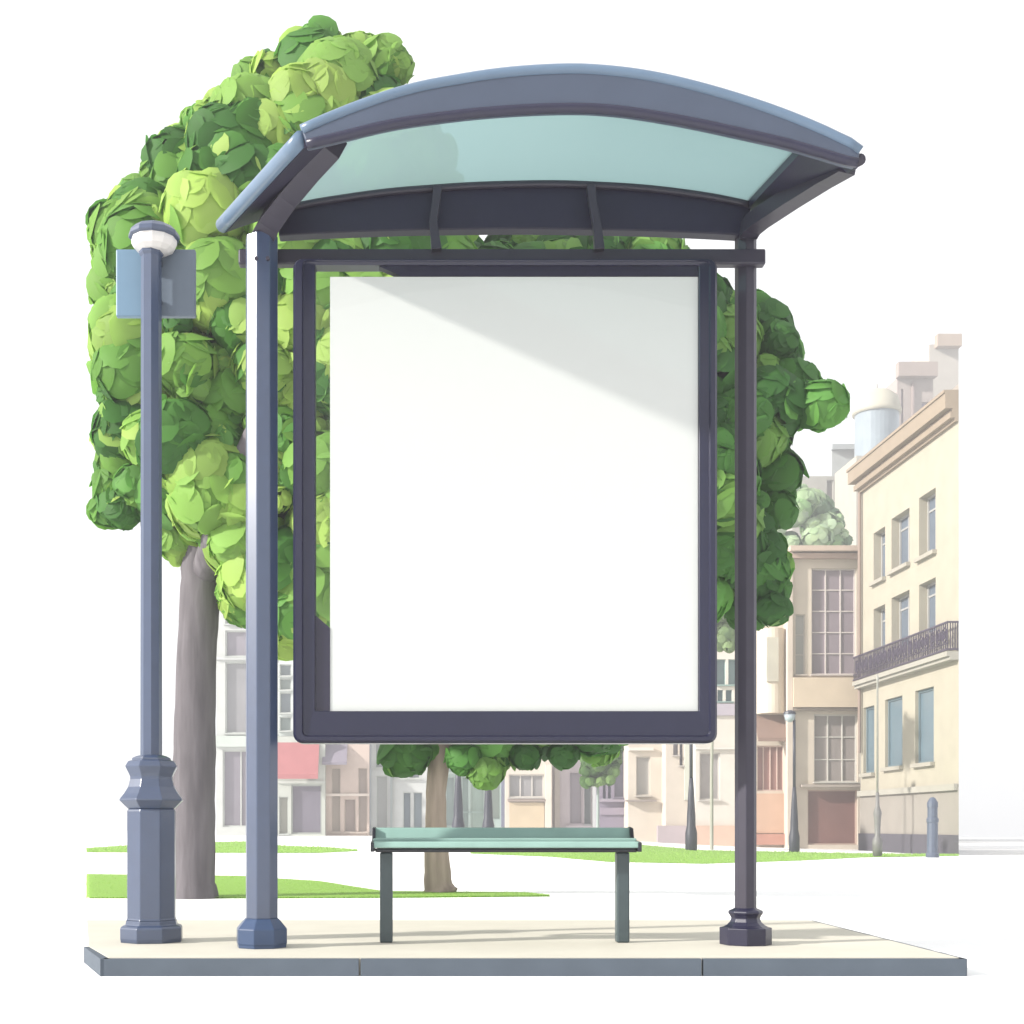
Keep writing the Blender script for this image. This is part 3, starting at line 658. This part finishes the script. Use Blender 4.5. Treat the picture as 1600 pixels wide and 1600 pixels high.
m_rim = mat('light_rim_paint', S(122, 148, 176, .5), .3, .5, .05, 8)
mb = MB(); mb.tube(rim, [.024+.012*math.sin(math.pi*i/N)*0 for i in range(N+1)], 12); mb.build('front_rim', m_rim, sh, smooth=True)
b2 = smoothtab([(436,326)]+BT[2:9]+[(1172,316)], N); c2 = smoothtab(BB, N)
beam('back_beam', [P(x, y, DB) for x, y in b2], [P(x, y, DB) for x, y in c2], -.02, .05, m_navy_flat)
mb = MB(); mb.tube([P(x, y+4, DB-.03) for x, y in b2], [.016]*(N+1), 6); mb.build('back_trim', m_char, sh, smooth=True)
def lerp3(arr, t_):
    i = min(len(arr)-2, int(t_*(len(arr)-1))); return arr[i].lerp(arr[i+1], t_*(len(arr)-1)-i)
fm = [t_.lerp(b_, .45) for t_, b_ in zip(ft, fb)]      # the roof sheet meets the front beam a little below its top
def roof_pt(ub, uf, v): 
    return lerp3(bt, ub).lerp(lerp3(fm, uf), v)
def sheet(name, b0, b1, f0, f1, th, m_, off=0, nu=40, nv=6):
    mb = MB(); top = []; 
    for j in range(nv+1):
        v = j/nv
        for i in range(nu+1):
            t_ = i/nu; p = roof_pt(b0+(b1-b0)*t_, f0+(f1-f0)*t_, v); p.z += off + .05*math.sin(math.pi*v)*0; top.append(p)
    n_ = len(top); vs = top + [p - Vector((0, 0, th)) for p in top]; fs = []
    for j in range(nv):
        for i in range(nu):
            a = j*(nu+1)+i; fs.append((a, a+1, a+nu+2, a+nu+1)); fs.append((a+n_, a+nu+1+n_, a+nu+2+n_, a+1+n_))
    edge = [(i, i+1) for i in range(nu)] + [(nv*(nu+1)+i+1, nv*(nu+1)+i) for i in range(nu)] + [((j+1)*(nu+1), j*(nu+1)) for j in range(nv)] + [(j*(nu+1)+nu, (j+1)*(nu+1)+nu) for j in range(nv)]
    for a, b_ in edge: fs.append((a, a+n_, b_+n_, b_))
    mb.add(vs, fs); return mb.build(name, m_, sh, smooth=False)
UBL = (455-352)/(1200-352); UBR = (1167-352)/(1200-352); UFL = (534-472)/(1343-472); UFR = (1262-472)/(1343-472)
gs = MB(); nu, nv = 48, 8; top = []
for j in range(nv+1):
    for i in range(nu+1):
        t_ = i/nu; p = roof_pt(UBL+(UBR-UBL)*t_, UFL+(UFR-UFL)*t_, j/nv); top.append(p)
gs.add(top, [(j*(nu+1)+i, j*(nu+1)+i+1, (j+1)*(nu+1)+i+1, (j+1)*(nu+1)+i) for j in range(nv) for i in range(nu)])
go = gs.build('roof_glass', m_glass, sh, smooth=True)
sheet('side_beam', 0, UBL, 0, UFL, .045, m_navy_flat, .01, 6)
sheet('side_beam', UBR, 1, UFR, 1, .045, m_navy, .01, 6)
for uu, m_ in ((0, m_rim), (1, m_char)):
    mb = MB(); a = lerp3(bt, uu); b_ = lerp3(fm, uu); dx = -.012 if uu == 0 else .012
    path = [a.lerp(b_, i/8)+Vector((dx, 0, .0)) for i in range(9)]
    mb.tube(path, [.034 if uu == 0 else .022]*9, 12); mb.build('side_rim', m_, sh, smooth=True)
# cross bar and hangers
XD = 6.085
mb = MB(); mb.pxbox(373, 1195, 391, 415, XD, -.02, .035); mb.build('cross_bar', m_char, sh, bevel=.008)
for pts in ([(684, 292), (681, 320), (677, 345), (679, 365), (682, 392)], [(923, 292), (926, 320), (931, 345), (934, 365), (936, 392)]):
    mb = MB(); mb.tube([P(x, y, 6.055) for x, y in pts], [.028, .026, .026, .028, .033], 4, R(45)); mb.build('hanger', m_char, sh, bevel=.003)

for x_ in (400, 418, 1158, 1172):
    mb = MB(); c = P(x_, 403, 5.92 if x_ < 800 else 6.07); mb.tube([c, c+Vector((0, .04, 0))], [.009, .009], 6); mb.build('bolt', m_char, sh)
for x_ in (500, 640, 936, 1076):
    mb = MB(); c = P(x_, 403, XD-.028); mb.tube([c, c+Vector((0, .012, 0))], [.008, .008], 6); mb.build('bolt', m_char, sh)

# ------------------------------------------------------------------ advertising panel
AD = 6.0; ap = thing('advertising_panel', 'large blank white advertising panel in a navy frame hung under the canopy', 'billboard', P(788, 1162, AD))
def rrect(L, R_, T, B, r, y, n=5):
    pts = []
    for cx_, cy_, a0 in ((R_-r, T+r, -90), (R_-r, B-r, 0), (L+r, B-r, 90), (L+r, T+r, 180)):
        for i in range(n+1):
            a = R(a0+90*i/n); v = P(cx_+r*math.cos(a), cy_+r*math.sin(a), AD); v.y = AD+y; pts.append(v)
    return pts
loops = [rrect(459,1118,409,1162,15,.045), rrect(459,1118,409,1162,15,-.03), rrect(463,1114,411,1158,12,-.045), rrect(473,1107,413,1152,8,-.045), rrect(475,1105,414,1150,7,-.034),
         rrect(492,1091,417,1113,3,-.03), rrect(493,1090,418,1112,2,-.027), rrect(493,1090,418,1112,2,.045)]
m_frame = mat('navy_frame_paint', S(54, 56, 98, .24), .3, .5, .05, 10)
mb = MB(); mb.loft(loops + [loops[0]], True, False); mb.build('frame', m_frame, ap)
m_disp = bpy.data.materials.new('blank_poster_added_glow'); m_disp.use_nodes = True; b_ = m_disp.node_tree.nodes['Principled BSDF']
b_.inputs['Base Color'].default_value = (.50, .505, .50, 1); b_.inputs['Roughness'].default_value = .6
b_.inputs['Emission Color'].default_value = (1, 1, 1, 1); b_.inputs['Emission Strength'].default_value = .04  # faint glow added to whiten the blank poster
mb = MB(); mb.pxbox(516, 1089.6, 434.3, 1111.6, AD, -.012, .012); mb.build('poster', m_disp, ap)
mb = MB(); mb.pxbox(516.5, 1089, 434.6, 1111, AD, .013, .043); mb.build('backing_box', m_navy, ap)  # plain dark backing behind the poster, gives no light
mb = MB(); mb.prism([(P(a, b2_, AD).x, P(a, b2_, AD).z) for a, b2_ in [(592, 418.2), (1089.8, 418.2), (1089.8, 434), (628, 434)]], AD-.016, AD+.03)
mb.prism([(P(a, b2_, AD).x, P(a, b2_, AD).z) for a, b2_ in [(493.2, 962), (516, 982), (516, 1111.8), (493.2, 1111.8)]], AD-.016, AD+.03)
mb.build('inner_border', m_navy_flat, ap)
m_strip = bpy.data.materials.new('clear_panel_glass'); m_strip.use_nodes = True
n = m_strip.node_tree; n.nodes.clear(); o_ = n.nodes.new('ShaderNodeOutputMaterial'); a_ = n.nodes.new('ShaderNodeBsdfTransparent'); a_.inputs[0].default_value = (.97, .98, .97, 1)
g_ = n.nodes.new('ShaderNodeBsdfGlossy'); g_.inputs['Roughness'].default_value = .02; f_ = n.nodes.new('ShaderNodeFresnel'); f_.inputs[0].default_value = 1.35; x_ = n.nodes.new('ShaderNodeMixShader')
n.links.new(f_.outputs[0], x_.inputs[0]); n.links.new(a_.outputs[0], x_.inputs[1]); n.links.new(g_.outputs[0], x_.inputs[2]); n.links.new(x_.outputs[0], o_.inputs[0])
mb = MB(); a = P(493.3, 1111.8, AD); b_ = P(1089.8, 418.2, AD); mb.add([(a.x, AD-.02, a.z), (b_.x, AD-.02, a.z), (b_.x, AD-.02, b_.z), (a.x, AD-.02, b_.z)], [(0, 1, 2, 3)]); mb.build('glass_pane', m_strip, ap)

# ------------------------------------------------------------------ bench
BD = 6.12; be = thing('bench', 'narrow green slatted bench on two posts under the advertising panel', 'bench', (P(790, 0, BD).x, BD+.1, 0))
m_slat = mat('pale_green_paint', S(154, 190, 180, .74), .4, .45, .06, 8); m_leg = mat('dark_green_paint', S(80, 96, 100, .55), .4, .5, .08, 10); m_rail = mat('black_green_paint', S(42, 46, 58, .45), .4, .5, .08, 10)
xl = P(582, 0, BD).x; xr = P(1000, 0, BD).x
def zB(py, d=BD): return EYE-(py-HY)*d/F
mb = MB(); mb.box((xl, BD, zB(1325)), (xr, BD+.06, zB(1315))); o = mb.build('slat', m_slat, be, bevel=.006); o['label'] = 'front slat'
mb = MB(); mb.box((xl, BD+.09, zB(1318)), (xr, BD+.2, zB(1310))); mb.build('slat', m_slat, be, bevel=.006)
mb = MB(); d3 = BD+.26
mb.loft([[Vector((x, BD+.235, zB(1310, d3))), Vector((x, BD+.265, zB(1309, d3))), Vector((x, BD+.295, zB(1293, d3))), Vector((x, BD+.262, zB(1293.5, d3)))] for x in (xl, xr)]); o = mb.build('slat', m_slat, be, bevel=.005); o['label'] = 'raised rear slat'
mb = MB(); mb.box((P(586, 0, BD).x, BD+.03, zB(1332)), (P(997, 0, BD).x, BD+.22, zB(1326))); mb.build('rail', m_rail, be, bevel=.005)
for a in (579, 997):
    mb = MB(); x = P(a, 0, BD).x
    mb.loft([[Vector((xx, BD-.01, zB(1331))), Vector((xx, BD+.25, zB(1331))), Vector((xx, BD+.305, zB(1292))), Vector((xx, BD+.23, zB(1294))), Vector((xx, BD+.2, zB(1312))), Vector((xx, BD-.01, zB(1316)))] for xx in (x, x+.016)]); mb.build('end_bracket', m_rail, be, bevel=.003)
for a in (593.5, 963.5):
    mb = MB(); A = P(a, 0, BD+.1).x; B = P(a+20, 0, BD+.1).x; mb.box((A, BD+.09, 0), (B, BD+.16, zB(1332.2))); mb.build('leg', m_leg, be, bevel=.008)

# ------------------------------------------------------------------ haze
mb = MB(); mb.box((-112, -45, -1.6), (112, 119, 37))
m_h = bpy.data.materials.new('haze'); m_h.use_nodes = True; n = m_h.node_tree; n.nodes.clear()
o_ = n.nodes.new('ShaderNodeOutputMaterial'); pv = n.nodes.new('ShaderNodeVolumePrincipled')
pv.inputs['Color'].default_value = (.97, .98, 1, 1); pv.inputs['Density'].default_value = .0045; pv.inputs['Anisotropy'].default_value = .2
n.links.new(pv.outputs[0], o_.inputs['Volume'])
tag(mb.build('haze', m_h), kind='stuff')
